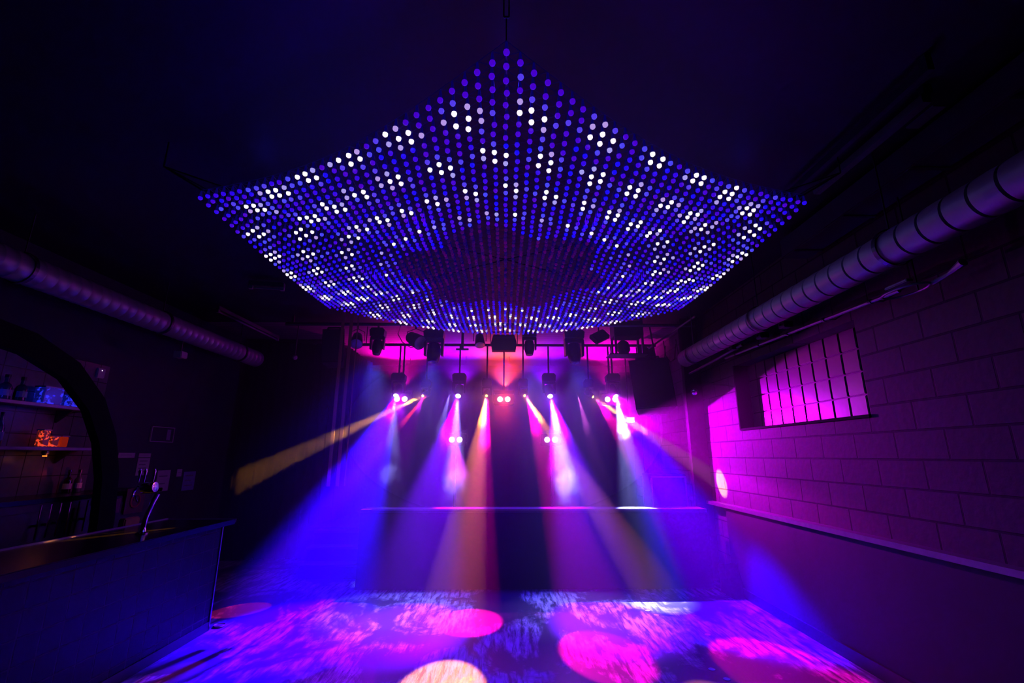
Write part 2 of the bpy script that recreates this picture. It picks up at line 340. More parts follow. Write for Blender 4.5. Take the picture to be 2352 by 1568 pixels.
def led_mesh(list_):
    V = []; F = []; MI = []; SEG = 8
    for p, lv in list_:
        b0 = len(V)
        for r, h in ((.005, .045), (.009, .012), (.0135, .0), (.0145, -.007), (.0128, -.0135), (.0075, -.019)):
            V += [(p.x + r * math.cos(2 * PI * k / SEG), p.y + r * math.sin(2 * PI * k / SEG), p.z + h) for k in range(SEG)]
        V.append((p.x, p.y, p.z - .021))
        for rg in range(5):
            for k in range(SEG):
                F.append((b0 + rg * SEG + k, b0 + rg * SEG + (k + 1) % SEG, b0 + (rg + 1) * SEG + (k + 1) % SEG, b0 + (rg + 1) * SEG + k)); MI.append(0 if rg < 2 else lv + 1)
        for k in range(SEG): F.append((b0 + 5 * SEG + k, b0 + 5 * SEG + (k + 1) % SEG, b0 + 6 * SEG)); MI.append(lv + 1)
    me = bpy.data.meshes.new('led_lamp'); me.from_pydata(V, [], F)
    for m in [body_m] + LM: me.materials.append(m)
    me.polygons.foreach_set('material_index', MI); me.polygons.foreach_set('use_smooth', [True] * len(F)); me.update(); return me
leds = []
for k, (x, y) in pts.items():
    p = warp(x, y); p.z -= .05 + random.uniform(0, .006); p.x += random.uniform(-.004, .004); p.y += random.uniform(-.004, .004)
    leds.append((p, level(x, y)))
leds.sort(key=lambda q: q[0].x ** 2 + (q[0].y + NC.y) ** 2 + (q[0].z + NZ - 1.6) ** 2)
for p, lv in leds[:100]:
    o = bpy.data.objects.new('led_lamp', led_mesh([(Vector((0, 0, 0)), lv)])); C.objects.link(o); o.parent = net; o.location = p
o = bpy.data.objects.new('led_lamps', led_mesh(leds[100:])); C.objects.link(o); o.parent = net; o['kind'] = 'stuff'
V = []; F = []
def strand(a, b, r=.0017):
    d = (b - a).normalized(); u = d.cross(Vector((0, 0, 1))).normalized(); v = d.cross(u); n0 = len(V)
    for q in (a, b):
        for k in range(3): V.append(tuple(q + r * (u * math.cos(2 * PI * k / 3) + v * math.sin(2 * PI * k / 3))))
    for k in range(3): F.append((n0 + k, n0 + (k + 1) % 3, n0 + 3 + (k + 1) % 3, n0 + 3 + k))
wp = {k: warp(*v) for k, v in pts.items()}
for (i, j), a in wp.items():
    for d in ((1, 0), (0, 1), (1, -1)):
        b = wp.get((i + d[0], j + d[1]))
        if b: strand(a, b)
me = bpy.data.meshes.new('net_mesh'); me.from_pydata(V, [], F); me.materials.append(mat('net_cord', (.06, .06, .1), .5, emit=(0, 0, .1), es=.35))  # cord emission: blue glow of the lamps put into the colour
o = bpy.data.objects.new('net_mesh', me); C.objects.link(o); o.parent = net; o['kind'] = 'stuff'
ci = [Vector((NR * math.cos(-PI / 2 + k * PI / 3), NR * math.sin(-PI / 2 + k * PI / 3), 0)) for k in range(6)]
cable = mat('steel_cable', (.25, .25, .3), .3, .6)
MB().tube([ci[0], Vector((0, 0, .0)), ], .006).build('centre_cable', cable, net, loc=(0, 0, -.04))
for k in range(1, 6):
    MB().tube([Vector((0, 0, .035)), ci[k]], .005).build('seam_cable', MT['rubber'], net)
for k in range(6):
    c = ci[k]; out = c.normalized(); e = c + out * .16 + Vector((0, 0, .31)) if k == 0 else c + out * .22 + Vector((0, 0, .10))
    if k == 0:
        g = MB(); side = Vector((1, 0, 0)) * .011; a = c.lerp(e, .25); b = c.lerp(e, .8)
        g.tube([a + side, b + side], .0035); g.tube([a - side, b - side], .0035); g.cyl(a - side, a + side, .006); g.cyl(b - side, b + side, .006); g.tube([c, a], .003); g.tube([b, e], .003)
        g.build('turnbuckle', MT['chrome'], net)
        MB().tube([e, Vector((e.x, e.y - .01, ZC - NZ - .01))], .004).build('hanging_chain', MT['steel'], net)
    else:
        g = MB(); perp = Vector((-out.y, out.x, 0)); g.tube([c + perp * .0, e], .006)
        g.tube([c - out * .18 + perp * .10, e], .005); g.tube([c - out * .18 - perp * .10, e], .005); g.tube([e, Vector((e.x, e.y, ZC - NZ - .01))], .005)
        g.build('corner_bracket', MT['steel'], net)
# blue light that the canopy gives off
for k in range(6):
    for rr in (1.15, 2.0):
        a = -PI / 2 + k * PI / 3 + (.0 if rr > 1.5 else PI / 6)
        cx_, cy_ = NC.x + rr * math.cos(a), NC.y + rr * math.sin(a)
        point((cx_, cy_, NZ + .12), .014, (.02, .015, 1.0), .0)
        if rr < 1.5: spot(None, (cx_, cy_, NZ - .12), (cx_ * 1.2, cy_, 0), 150, 3, BLUE, 1.0, .12)

# ------------------------------------------------------------------ trusses and stage lamps
def truss(name, label, x0, x1, y, z, s=.22, m=None):
    t = thing(name, label, 'truss', ((x0 + x1) / 2, y, z)); h = (x1 - x0) / 2; g = MB()
    for a, b in ((-1, -1), (1, -1), (-1, 1), (1, 1)): g.cyl((-h, a * s / 2, b * s / 2), (h, a * s / 2, b * s / 2), .018, seg=8)
    g.build('chord_tubes', m or MT['steel'], t); g = MB(); n = max(2, int(2 * h / s))
    for k in range(n):
        xa, xb = -h + 2 * h * k / n, -h + 2 * h * (k + 1) / n
        if k % 2: xa, xb = xb, xa
        for a in (-1, 1):
            g.cyl((xa, a * s / 2, -s / 2), (xb, a * s / 2, s / 2), .008, seg=6); g.cyl((xa, -s / 2, a * s / 2), (xb, s / 2, a * s / 2), .008, seg=6)
    g.build('bracing', m or MT['steel'], t); g = MB()
    for x in (-h * .8, 0, h * .8): g.cyl((x, 0, s / 2), (x, 0, ZC - z - .002), .006, seg=6)
    g.build('hanging_cables', MT['steel'], t); return t
rb = thing('lighting_bar', 'rear lighting bar above the stage carrying the lit moving heads', 'bar', (0, 7.11, 3.30))
MB().cyl((-2.4, 0, 0), (2.4, 0, 0), .022).build('pipe', MT['matte'], rb)
for x in (-2.2, 0.12, 2.2): MB().cyl((x, 0, .022), (x, 0, ZC - 3.302), .007, seg=6).build('hanging_rod', MT['matte'], rb)
fb = thing('lighting_bar', 'front lighting bar crossing under the ceiling at the stage edge', 'bar', (0, 6.5, 3.46))
MB().cyl((-3.2, 0, 0), (2.8, 0, 0), .025).build('pipe', MT['steel'], fb)
g = MB()
for x in (-3.1, -1.6, 0.05, 1.55, 2.7): MB().box2((x - .015, -.015, .026), (x + .015, .015, .139)).build('ceiling_hanger', MT['steel'], fb)

def moving_head(label, pos, target, s=1.0, lens=None, top=.42, group=None, name='moving_head_light', lens_r=.055):
    t = thing(name, label, 'stage light', pos, (0, 0, 0), group); pos = Vector(pos)
    d = (Vector(target) - pos).normalized(); az = math.atan2(d.x, -d.y)
    R = Matrix.Rotation(az, 4, 'Z')
    b = MB().prism([(-.14 * s, -.05), (.14 * s, -.05), (.15 * s, .04), (.11 * s, .07), (-.11 * s, .07), (-.15 * s, .04)], -.10 * s, .10 * s)
    o = b.build('base', MT['plastic'], t, loc=(0, 0, .21 * s + .05))
    MB().box2((-.012, -.012, 0), (.012, .012, max(.03, top - .21 * s - .12))).build('clamp', MT['steel'], t, loc=(0, 0, .21 * s + .12))
    y = MB().box2((-.145 * s, -.045 * s, .155 * s), (.145 * s, .045 * s, .21 * s), .008)
    for a in (-1, 1): y.prism([(a * .145 * s, .16 * s), (a * .105 * s, .16 * s), (a * .108 * s, -.05 * s), (a * .14 * s, -.05 * s)], -.05 * s, .05 * s)
    o = y.build('yoke', MT['plastic'], t); o.rotation_euler = (0, 0, az)
    h = MB().lathe([(.055 * s, -.15 * s), (.085 * s, -.13 * s), (.10 * s, -.04 * s), (.10 * s, .05 * s), (.08 * s, .13 * s), (.07 * s, .15 * s)], 20, d=tuple(d))
    ho = h.build('head', MT['plastic'], t, smooth=True)
    l = MB().lathe([(lens_r, 0), (lens_r * .9, .008), (lens_r * .5, .014), (.002, .016)], 20, at=tuple(d * (.15 * s + .001)), d=tuple(d)).build('lens', lens or MT['plastic'], ho, smooth=True)
    return t
def lens_pt(pos, target, off=.20): d = (Vector(target) - Vector(pos)).normalized(); return Vector(pos) + d * off

grp = 'moving heads on the rear truss'
EYE = (0, 2.2, 1.4)     # the lamps face the hall, so their glass is seen from the dance floor
def sc_(p, k=.842): return (p[0] * k, p[1] * k, 1.6 + (p[2] - 1.6) * k)
blues = [((-1.65, 7.104, 2.565), (-2.0, 5.0, 0), 31, 1), ((-0.71, 7.104, 2.565), (-.95, 5.0, 0), 25, 1), ((0.68, 7.104, 2.565), (1.05, 5.1, 0), 25, 1), ((1.68, 7.104, 2.565), (2.3, 5.2, 0), 30, 1)]
for i, (p, q, a, _) in enumerate(blues):
    t = moving_head(['blue-white moving head at the far left of the rear truss', 'blue-white moving head over the left twin floor lamps', 'blue-white moving head over the right twin lamps with smoky beam', 'blue-white moving head nearest the hanging speaker'][i], p, q, .72, GL['white'], .71, grp, lens_r=.040)
    spot(t, lens_pt(p, q, .16), q, a, (2200, 900, 900, 1700)[i], (BLUE, (.14, 0, 1), (.14, 0, 1), BLUE)[i], .7)
    pf = ((-1.62, 6.8, 1.3), (-.72, 6.8, 1.2), (.88, 6.8, 1.2), (1.72, 6.6, 1.6))[i]
    spot(t, lens_pt(p, q, .16), pf, 20, (60, 190, 480, 620)[i], ICE, .9)
    point(lens_pt(p, q, .22), .6, (.25, .0, 1.0))
oranges = [((-1.22, 7.100, 2.512), (-2.95, 4.3, 1.10), 5.0, None, None), ((-0.281, 7.100, 2.530), (-.45, 3.72, 0), 9.5, (-.33, 5.12, 0), 12),
           ((0.281, 7.100, 2.530), (1.5, 3.45, 0), 6.5, (.83, 4.35, 0), 12), ((1.3, 7.100, 2.521), (2.86, 6.30, 1.25), 7.5, (2.15, 4.0, 0), 14)]
for i, (p, q, a, q2, a2) in enumerate(oranges):
    t = moving_head(['amber moving head sending its beam to the bar on the left', 'amber moving head just left of the centre twin lamp', 'amber moving head just right of the centre twin lamp', 'amber moving head throwing a thin beam at the right wall'][i], p, q, .5, GL['orange'], .77, grp, lens_r=.019)
    spot(t, lens_pt(p, q, .12), q, a, (1000, 460, 470, 520)[i], (ORANGE, (1, .24, .04), (1, .24, .04), ORANGE)[i], .25)
    if q2: spot(t, lens_pt(p, q, .12) + Vector((.02, 0, 0)), q2, a2, (0, 420, 260, 200)[i], (1, .0, .4), .2)
    point(lens_pt(p, q, .16), .06, ORANGE)
def twin(label, x, y, z, gl, col, watts, wash, deg=70, tgt=None, stand=False):
    t = thing('twin_floodlight', label, 'stage light', (x, y, z), group='twin floodlights')
    MB().box2((-.15, .0, -.085), (.15, .14, .085), .012).build('housing', MT['plastic'], t)
    for a in (-1, 1):
        MB().lathe([(.052, 0), (.050, -.02), (.044, -.022), (.042, -.01)], 20, at=(a * .058, 0, 0), d=(0, 1, 0), close=False).build('reflector_ring', MT['steel'], t)
        MB().lathe([(.040, 0), (.034, .008), (.002, .014)], 20, at=(a * .058, -.002, 0), d=(0, -1, 0)).build('lens', gl, t, smooth=True)
    g = MB()
    for a in (-1, 1): g.box2((a * .158 - .006, .05, -.03), (a * .158 + .006, .09, .13))
    g.box2((-.164, .05, .095), (.164, .09, .142)); g.build('yoke', MT['steel'], t)
    if stand:
        g = MB().cyl((0, .07, -z + DZ + .02), (0, .07, -.086), .018); g.build('pole', MT['steel'], t)
        g = MB()
        for k in range(3): a = k * 2 * PI / 3 + .5; g.cyl((0, .07, -z + DZ + .25), (.3 * math.cos(a), .07 + .3 * math.sin(a), -z + DZ + .012), .010, seg=8)
        g.build('tripod_legs', MT['steel'], t)
    else: MB().box2((-.012, .058, .142), (.012, .082, 3.277 - z)).build('clamp', MT['steel'], t)
    point((x, y - .12, z), watts * .05, col)
    if wash: spot(t, (x, y - .05, z), tgt or (x * .9, 4.5, .2), deg, wash, col, .8)
    return t
twin('twin floodlight glowing pink at the left end of the rear truss', -1.587, 7.045, 2.433, GL['pink'], (.45, .0, 1), 9, 8, 50)
twin('twin floodlight glowing warm red at the centre of the rear truss', -0.018, 7.045, 2.433, GL['warm'], (1, .03, .03), 16, 2, 50)
twin('twin floodlight glowing pink at the right end of the rear truss', 1.631, 7.045, 2.433, GL['pink'], (.8, .0, 1), 12, 75, 74, (2.75, 6.2, 1.75))
wl = thing('added_wall_light', 'added small black wall washer behind the hanging speaker, throwing magenta on the block wall', 'stage light', (1.9, 7.02, 2.12))
MB().box2((-.07, -.01, -.05), (.07, .09, .05), .01).build('housing', MT['plastic'], wl); MB().box2((-.055, -.016, -.035), (.055, -.011, .035)).build('lens', GL['pink'], wl)
MB().cyl((.0, .09, .03), (.0, .09, 1.16), .008, seg=8).build('hanging_rod', MT['matte'], wl)
spot(wl, (1.9, 6.97, 2.12), (2.86, 6.0, 1.85), 84, 85, (.62, 0, .9), 1.0)  # added lamp, magenta fill for the right wall
twin('twin floodlight on the left stand, glowing magenta', -0.737, 7.060, 1.828, GL['pink'], (.8, .0, 1), 2, 34, 40, (-.5, 5.9, 0), True)
twin('twin floodlight on the right stand, glowing magenta', 0.693, 7.060, 1.828, GL['pink'], (.8, .0, 1), 2, 30, 40, (.9, 5.9, 0), True)

for x, col, wt, cn in ((-2.05, (1, 0, .55), 26, 'pink uplight at the far left of the rear ceiling'), (-.9, (.3, 0, 1), 20, 'violet uplight left of the red uplight'), (0, (1, .05, .03), 30, 'red uplight over the centre of the stage'),
                   (.84, (.25, 0, 1), 20, 'violet uplight right of the red uplight'), (2.1, (1, 0, .6), 26, 'pink uplight at the far right of the rear ceiling')):
    t = thing('added_uplight', 'added small can: ' + cn, 'stage light', (x, 9.35, 2.9), group='added uplights washing the stage ceiling')  # cans added to make the coloured glow on the stage ceiling
    MB().lathe([(.03, -.10), (.05, -.08), (.055, .05), (.05, .052), (.045, .02)], 16).build('can', MT['matte'], t, smooth=True)
    MB().lathe([(.044, .021), (.002, .026)], 16).build('lens', MT['grey'], t)
    MB().tube([(.06, 0, -.02), (.09, 0, .02), (.09, 0, .6)], .006).build('hanger', MT['matte'], t)
    MB().tube([(.09, 0, .6), (.09, 0, .698)], .006).build('clamp', MT['matte'], t)
    spot(t, (x, 9.35, 2.96), (x, 9.1, 3.6), 125, wt * 1.8, col, 1.0, .03)

# fixtures on the front bar (dark against the lit stage ceiling)
g2 = 'lamps on the front lighting bar'
moving_head('small dark moving head at the left of the front bar', (-1.85, 6.5, 3.12), (-1.85, 6.3, 2), .72, None, .31, g2)
moving_head('large dark moving head left of the centre flood panel', (-1.03, 6.5, 3.04), (-1.03, 6.35, 2), .98, None, .38, g2)
moving_head('small dark moving head right of the centre flood panel', (.35, 6.5, 3.12), (.35, 6.35, 2), .72, None, .31, g2)
moving_head('large dark moving head beside the blue-lit flat lamp', (1.0, 6.5, 3.04), (1.02, 6.35, 2), .98, None, .38, g2)
fl = thing('flood_panel', 'wide boxy black flood panel hanging at the centre of the front bar', 'stage light', (-.02, 6.5, 3.17), group=g2)
MB().prism([(-.17, -.11), (.17, -.11), (.185, .0), (.15, .12), (-.15, .12), (-.185, .0)], -.09, .05).build('housing', MT['plastic'], fl)
g = MB()
for a in (-1, 1): g.box2((a * .197 - .005, -.03, -.02), (a * .197 + .005, .0, .17))
g.box2((-.202, -.03, .17), (.202, .0, .18)); g.build('yoke', MT['steel'], fl)
MB().box2((-.015, -.03, .18), (.015, .0, .27)).build('clamp', MT['steel'], fl)
MB().box2((-.15, -.092, .06), (.15, -.09, .09)).build('cooling_slots', MT['steel'], fl)
def par(label, pos, target, r=.09, L=.24, face=None):
    t = thing('par_can', label, 'stage light', pos, group=g2); d = (Vector(target) - Vector(pos)).normalized()
    MB().lathe([(r * .45, -L * .6), (r * .75, -L * .45), (r * .9, 0), (r, L * .4), (r * .97, L * .42)], 20, d=tuple(d)).build('can', MT['plastic'], t, smooth=True)
    MB().lathe([(r * .9, 0), (r * .6, .006), (.002, .008)], 20, at=tuple(d * (L * .425)), d=tuple(d)).build('lens', face or MT['grey'], t)
    g = MB()
    for a in (-1, 1): g.tube([(a * (r + .015), 0, -.01), (a * (r + .015), 0, .12), (0, 0, .17)], .006)
    g.build('yoke', MT['steel'], t); MB().box2((-.012, -.012, .165), (.012, .012, 3.44 - pos[2])).build('clamp', MT['steel'], t); return t
par('tilted round par can with a looping cable, left on the front bar', (-1.30, 6.48, 3.22), (-1.05, 6.3, 3.05), .11, .28)
MB().tube([(-1.52, 6.46, 3.44), (-1.55, 6.45, 3.30), (-1.48, 6.44, 3.18), (-1.36, 6.44, 3.10), (-1.25, 6.44, 3.12)], .006).build('power_cable', MT['rubber']); tag(bpy.data.objects['power_cable'], 'thin black cable looping below the tilted par can', 'cable')
par('small round par can right of the T-shaped hanger', (-.37, 6.5, 3.22), (-.35, 6.4, 3.0), .075, .2)
par('small par can at the far left of the front bar', (-2.15, 6.5, 3.22), (-2.1, 6.3, 3.0), .09, .24)
ff = thing('flat_led_par', 'flat LED lamp with a tilted grey face catching blue light', 'stage light', (1.36, 6.42, 3.24), (math.radians(55), math.radians(-28), math.radians(15)), group=g2)
MB().box2((-.13, -.09, .0), (.13, .09, .07), .02).build('housing', MT['plastic'], ff)
_o = MB().tube([(1.36, 6.44, 3.27), (1.37, 6.5, 3.445)], .01).build('clamp', MT['steel'], ff); _o.matrix_parent_inverse = ff.matrix_basis.inverted()
MB().box2((-.11, -.07, -.006), (.11, .07, -.001)).build('face_plate', mat('pale_face', (.45, .45, .5), .35), ff)
MB().lathe([(.035, 0), (.03, .004)], 16, at=(0, 0, -.0065), d=(0, 0, -1)).build('sensor_dome', MT['plastic'], ff)
th_ = thing('hanging_bracket', 'empty T-shaped hanger between two front bar lamps', 'bracket', (-.62, 6.5, 3.1))
MB().box2((-.018, -.018, .0), (.018, .018, .335)).build('post', MT['steel'], th_)
MB().box2((-.09, -.02, -.02), (.09, .02, -.001)).build('foot_plate', MT['steel'], th_)
rg = thing('equipment_rack', 'open black hanging rack with a lamp inside, right of the front bar', 'rack', (1.84, 6.72, 3.06))
for a in (-1, 1):
    for b in (-1, 1): MB().box2((a * .2 - .015, b * .12 - .015, .0), (a * .2 + .015, b * .12 + .015, .53)).build('upright', MT['steel'], rg)
MB().box2((-.30, -.15, -.022), (.26, .15, -.001)).build('base_plate', MT['steel'], rg)
MB().box2((-.22, -.14, .26), (.22, .14, .5), .01).build('driver_box', MT['plastic'], rg)
MB().lathe([(.05, -.1), (.09, -.05), (.095, .06), (.07, .1)], 18, at=(-.06, 0, .12), d=(0, -.5, -1)).build('lamp_head', MT['plastic'], rg, smooth=True)

def hung_speaker(label, pos, w, h, d, tilt, yaw):
    t = thing('hanging_speaker', label, 'speaker', pos, (math.radians(tilt), math.radians(-4 if yaw else 0), math.radians(yaw)), group='speakers beside the stage')
    MB().prism([(-w / 2, 0), (w / 2, 0), (w * .36, d), (-w * .36, d)], -h / 2, h / 2, 'Z').build('cabinet', MT['matte'], t)
    MB().box2((-w / 2 + .012, -.014, -h / 2 + .012), (w / 2 - .012, -.001, h / 2 - .012), .004).build('front_grille', MT['grille'], t)
    g = MB()
    for a in (-1, 1): g.box2((a * w * .28 - .015, .05, h / 2), (a * w * .28 + .015, .09, h / 2 + .04))
    g.box2((-w * .3, .05, h / 2 + .04), (w * .3, .09, h / 2 + .055)); g.build('bracket', MT['steel'], t)
    g = MB(); zt = ZC - pos[2] - h / 2 - .15
    g.cyl((.12, .07, h / 2 + .055), (.12, .07, h / 2 + .055 + zt), .012, seg=8); g.build('hanging_pole', MT['steel'], t); return t
hung_speaker('large black loudspeaker hanging at the right of the stage', (2.09, 6.45, 2.60), .56, .73, .4, -10, -9)
hung_speaker('black loudspeaker hanging in shadow at the left of the stage', (-2.47, 6.45, 3.13), .30, .5, .3, -6, 10)

# steel column, pipes and small gear at the right proscenium
co = tag(MB().box2((2.66, 6.62, 0), (XR - .001, 6.80, ZC - .001)).box2((2.62, 6.60, 0), (XR - .001, 6.619, ZC - .001)).build('trim_3', MT['matte']), kind='structure')
bl = thing('bullet_spotlight', 'small round spotlight clipped to the right column', 'lamp', (2.70, 6.50, 2.48))
MB().lathe([(.02, -.05), (.045, -.03), (.05, .03), (.045, .04)], 18, d=(-.3, -1, -.3)).build('shell', MT['plastic'], bl, smooth=True)
MB().lathe([(.04, 0), (.03, .006), (.002, .01)], 18, at=(-.011, -.038, -.011), d=(-.3, -1, -.3)).build('lens', MT['chrome'], bl, smooth=True)
MB().box2((.0, .03, -.012), (.02, .095, .012)).build('bracket', MT['steel'], bl)
def pipe(name, label, pts, r, m, cat='pipe', clips=True):
    t = thing(name, label, cat, pts[0]); o = Vector(pts[0]); P = [Vector(p) - o for p in pts]
    MB().tube(P, r, 10).build('tube', m, t, smooth=True)
    if clips:
        g = MB(); n = 5
        for k in range(n):
            q = P[0].lerp(P[-1], (k + .5) / n); g.cyl(q - (P[-1] - P[0]).normalized() * .012, q + (P[-1] - P[0]).normalized() * .012, r + .006, seg=10)
            g.box2((q.x - .004, q.y - .01, q.z), (min(XR - o.x - .001, q.x + .10), q.y + .01, q.z + .008))
        g.build('clips', MT['steel'], t)
    return t
pipe('conduit_pipe', 'long thin metal conduit running along the top of the right wall', [(2.76, 5.6, 2.78), (2.76, 4.6, 2.76), (2.76, 3.0, 2.72)], .014, MT['grey'])
pipe('cable_pole', 'short angled pole fixed over the right column', [(2.66, 6.5, 2.74), (2.72, 5.75, 2.80), (2.78, 5.2, 2.86)], .016, MT['grey'], 'pole', False)
pipe('brace_pole', 'slanted metal brace behind the hanging speaker', [(2.24, 6.95, 3.22), (2.56, 5.9, 3.42)], .014, MT['grey'], 'pole', False)
pipe('wall_cable', 'black cable sagging between the right column and the window', [(2.80, 6.4, 2.62), (2.82, 6.1, 2.52), (2.83, 5.8, 2.47), (2.84, 5.62, 2.42)], .006, MT['rubber'], 'cable', False)
for i, (p, lb) in enumerate((((2.74, 5.35, 2.86), 'small junction box on the conduit nearest the stage'), ((2.74, 4.72, 2.84), 'small junction box midway along the conduit'), ((2.74, 4.30, 2.84), 'small junction box farthest along the conduit'))):
    t = thing('junction_box', lb, 'box', p, group='junction boxes on the conduit')
    MB().box2((-.035, -.05, -.03), (.06, .05, .03), .006).build('case', MT['grey'], t); MB().cyl((-.037, 0, 0), (-.045, 0, 0), .012, seg=10).build('cover_screw', MT['chrome'], t)
# cables drooping from the ceiling beside the column
for i, (x, y, lb) in enumerate(((2.45, 6.6, 'cable loop hanging just left of the column'), (2.60, 6.5, 'cable loop hanging right beside the column'), (2.33, 6.7, 'cable loop hanging near the right speaker'))):
    MB().tube([(x - .10, y, 3.25), (x - .08, y, 3.02), (x - .02, y, 2.93), (x + .05, y, 2.98), (x + .08, y, 3.2)], .007).build('hanging_cable', MT['rubber'])
    tag(bpy.data.objects[-1] if False else [o for o in C.objects if o.name.startswith('hanging_cable')][-1], lb, 'cable', 'cables drooping at the right of the stage')

# ------------------------------------------------------------------ ceiling services
def duct(label, x, y0, y1, z, r, ribs, ribh, flex):
    t = thing('air_duct', label, 'duct', (x, y0, z), group=None); n = int((y1 - y0) / ribs); prof = []
    for k in range(n):
        a = k * ribs
        if flex: prof += [(r - ribh, a), (r - ribh * .15, a + ribs * .06), (r, a + ribs * .5), (r - ribh * .15, a + ribs * .94)]
        else: prof += [(r, a), (r, a + ribs * .86), (r + ribh, a + ribs * .9), (r + ribh, a + ribs * .96)]
    prof.append((r, y1 - y0))
    q = Vector((0, 1, 0)); o = MB().lathe(prof, 28, d=(0, 1, 0)).build('pipe', MT['duct'], t, smooth=True)
    for k in range(int((y1 - y0) / 1.6) + 1):
        yy = .5 + k * 1.6; g = MB()
        if yy > y1 - y0: break
        g.lathe([(r + .010, yy - .015), (r + .014, yy - .015), (r + .014, yy + .015), (r + .010, yy + .015)], 28, d=(0, 1, 0), close=False)
        g.cyl((0, yy, r + .01), (0, yy, ZC - z - .002), .006, seg=6); g.build('hanger', MT['steel'], t)
duct('long ribbed silver air duct running along the right side', 2.5, .6, 6.2, 2.90, .115, .15, .016, True)
duct('long smooth round air duct over the bar on the left', -4.0, 1.5, 7.3, 3.10, .125, .11, .003, False)
def batten(label, a, b, w_, h_):
    t = thing('ceiling_strip_light', label, 'light fixture', a); d = Vector(b) - Vector(a); L = d.length; az = math.atan2(d.y, d.x)
    t.rotation_euler = (0, 0, az)
    MB().box2((0, -w_ / 2, 0), (L, w_ / 2, h_), .004).build('housing', MT['grey'], t)
    MB().cyl((.05, 0, -.022), (L - .05, 0, -.022), .013, seg=12).build('tube', MT['white'], t, smooth=True)
    g = MB()
    for x in (.02, L - .02): g.box2((x - .02, -.018, -.04), (x + .02, .018, -.001))
    g.build('lampholders', MT['white'], t); return t
batten('unlit ceiling strip lamp over the left side, tinted red', (-3.86, 5.94, 3.5), (-3.82, 7.55, 3.5), .05, .05)
batten('unlit short ceiling strip lamp left of the light canopy', (-2.95, 5.03, 3.5), (-2.58, 5.10, 3.5), .07, .05)
rl = thing('ceiling_rail', 'long straight ceiling rail with a square end plate, right side', 'rail', (2.33, 2.1, 3.5))
MB().box2((-.02, .02, .0), (.03, .95, .05)).build('rail', MT['grey'], rl)
MB().box2((.055, .04, -.01), (.13, .22, .0)).build('end_plate', MT['grey'], rl)
MB().box2((-.02, .0, .05), (.03, .04, .099)).build('hanger', MT['steel'], rl)
r2 = thing('ceiling_rail', 'darker ceiling rail beside the light canopy, right side', 'rail', (2.16, 1.9, 3.5))
MB().box2((-.02, .0, .0), (.015, 1.2, .05)).build('rail', MT['steel'], r2); MB().box2((-.02, .0, .05), (.015, .04, .099)).build('hanger', MT['steel'], r2)
cb = thing('boxed_duct', 'wide flat dark box duct between the rails and ribbed duct', 'duct', (2.6, 1.6, 3.36))
MB().box2((-.05, .0, .0), (.2, 2.3, .18), .01).build('casing', MT['wall'], cb); g = MB()
for y in (.3, .9, 1.5, 2.1): g.box2((-.055, y, -.006), (.205, y + .03, -.001))
g.build('joint_straps', MT['steel'], cb)
hr = thing('hoop_bracket', 'round metal hoop with clips hanging below the ribbed duct', 'bracket', (2.66, 2.85, 2.66))
MB().tube([(.09 * math.cos(a * PI / 12), .16 * math.sin(a * PI / 12), 0) for a in range(25)], .008).build('hoop', MT['grey'], hr, smooth=True)
MB().box2((-.02, -.10, .012), (.03, .08, .03), .005).build('clip', MT['grey'], hr, loc=(-.05, .0, .02)); MB().tube([(.05, -.15, .0), (.06, -.25, .02), (.05, -.36, .05)], .022, 10, [.016, .012, .026]).build('spout', MT['duct'], hr, smooth=True)
MB().cyl((.09, 0, 0), (.09, 0, ZC - 2.662), .006, seg=6).build('hanger', MT['steel'], hr)

# ------------------------------------------------------------------ bar on the left
BX = -2.80
bar = thing('bar_counter', 'long bar with dark top and tiled front on the left', 'bar counter', (-3.05, 4.93, 0))
rel(MB().box2((BX - .52, -1.2, .0), (BX - .001, 4.90, .93)), 'body', MT['black'], bar)
rel(MB().box2((BX, -1.2, .08), (BX + .012, 4.90, .93)), 'tiled_front', MT['tile'], bar)
rel(MB().box2((BX + .012, 4.885, .0), (BX + .022, 4.902, .93)), 'corner_edge', MT['alu'], bar)
rel(MB().box2((-3.36, -1.2, .935), (-2.69, 4.94, .98), .006), 'counter_top', MT['bardark'], bar)
rel(MB().box2((-3.38, -1.2, .96), (-3.361, 4.94, .99)), 'rear_lip', mat('pale_lip', (.5, .42, .3), .4), bar)
rel(MB().box2((-3.36, 4.941, .955), (-2.69, 4.947, .982)), 'end_trim', mat('pale_lip_end', (.5, .42, .3), .4), bar)
rel(MB().box2((BX + .0, -1.2, .0), (BX + .02, 4.89, .078)), 'kickboard', MT['black'], bar)
tp = thing('beer_tap', 'chrome beer tap standing on the end of the bar', 'tap', (-2.95, 4.05, .98))
ch = MT['chrome']
MB().lathe([(.045, 0), (.045, .01), (.03, .018), (.022, .04), (.020, .05)], 20).build('base_flange', ch, tp, smooth=True)
MB().tube([(0, 0, .04), (.005, .01, .12), (.03, .02, .24), (.045, .03, .31)], .02, 14, [.02, .019, .021, .026]).build('column', ch, tp, smooth=True)
MB().lathe([(.03, -.06), (.045, -.05), (.048, .02), (.04, .045), (.01, .05)], 20, at=(0, .0, .36), d=(1, 0, .1)).build('head', ch, tp, smooth=True)
MB().tube([(-.05, 0, .36), (-.10, 0, .365), (-.125, -.0, .33), (-.13, 0, .29)], .012, 10).build('spout', ch, tp, smooth=True)
for x in (-.12, -.075, .0): MB().lathe([(.006, 0), (.009, .05), (.013, .09), (.006, .11)], 12, at=(x, .02, .40)).build('tap_handle', ch, tp, smooth=True)
MB().tube([(-.09, -.03, .30), (-.06, -.03, .25)], .006).build('drip_nozzle', ch, tp)
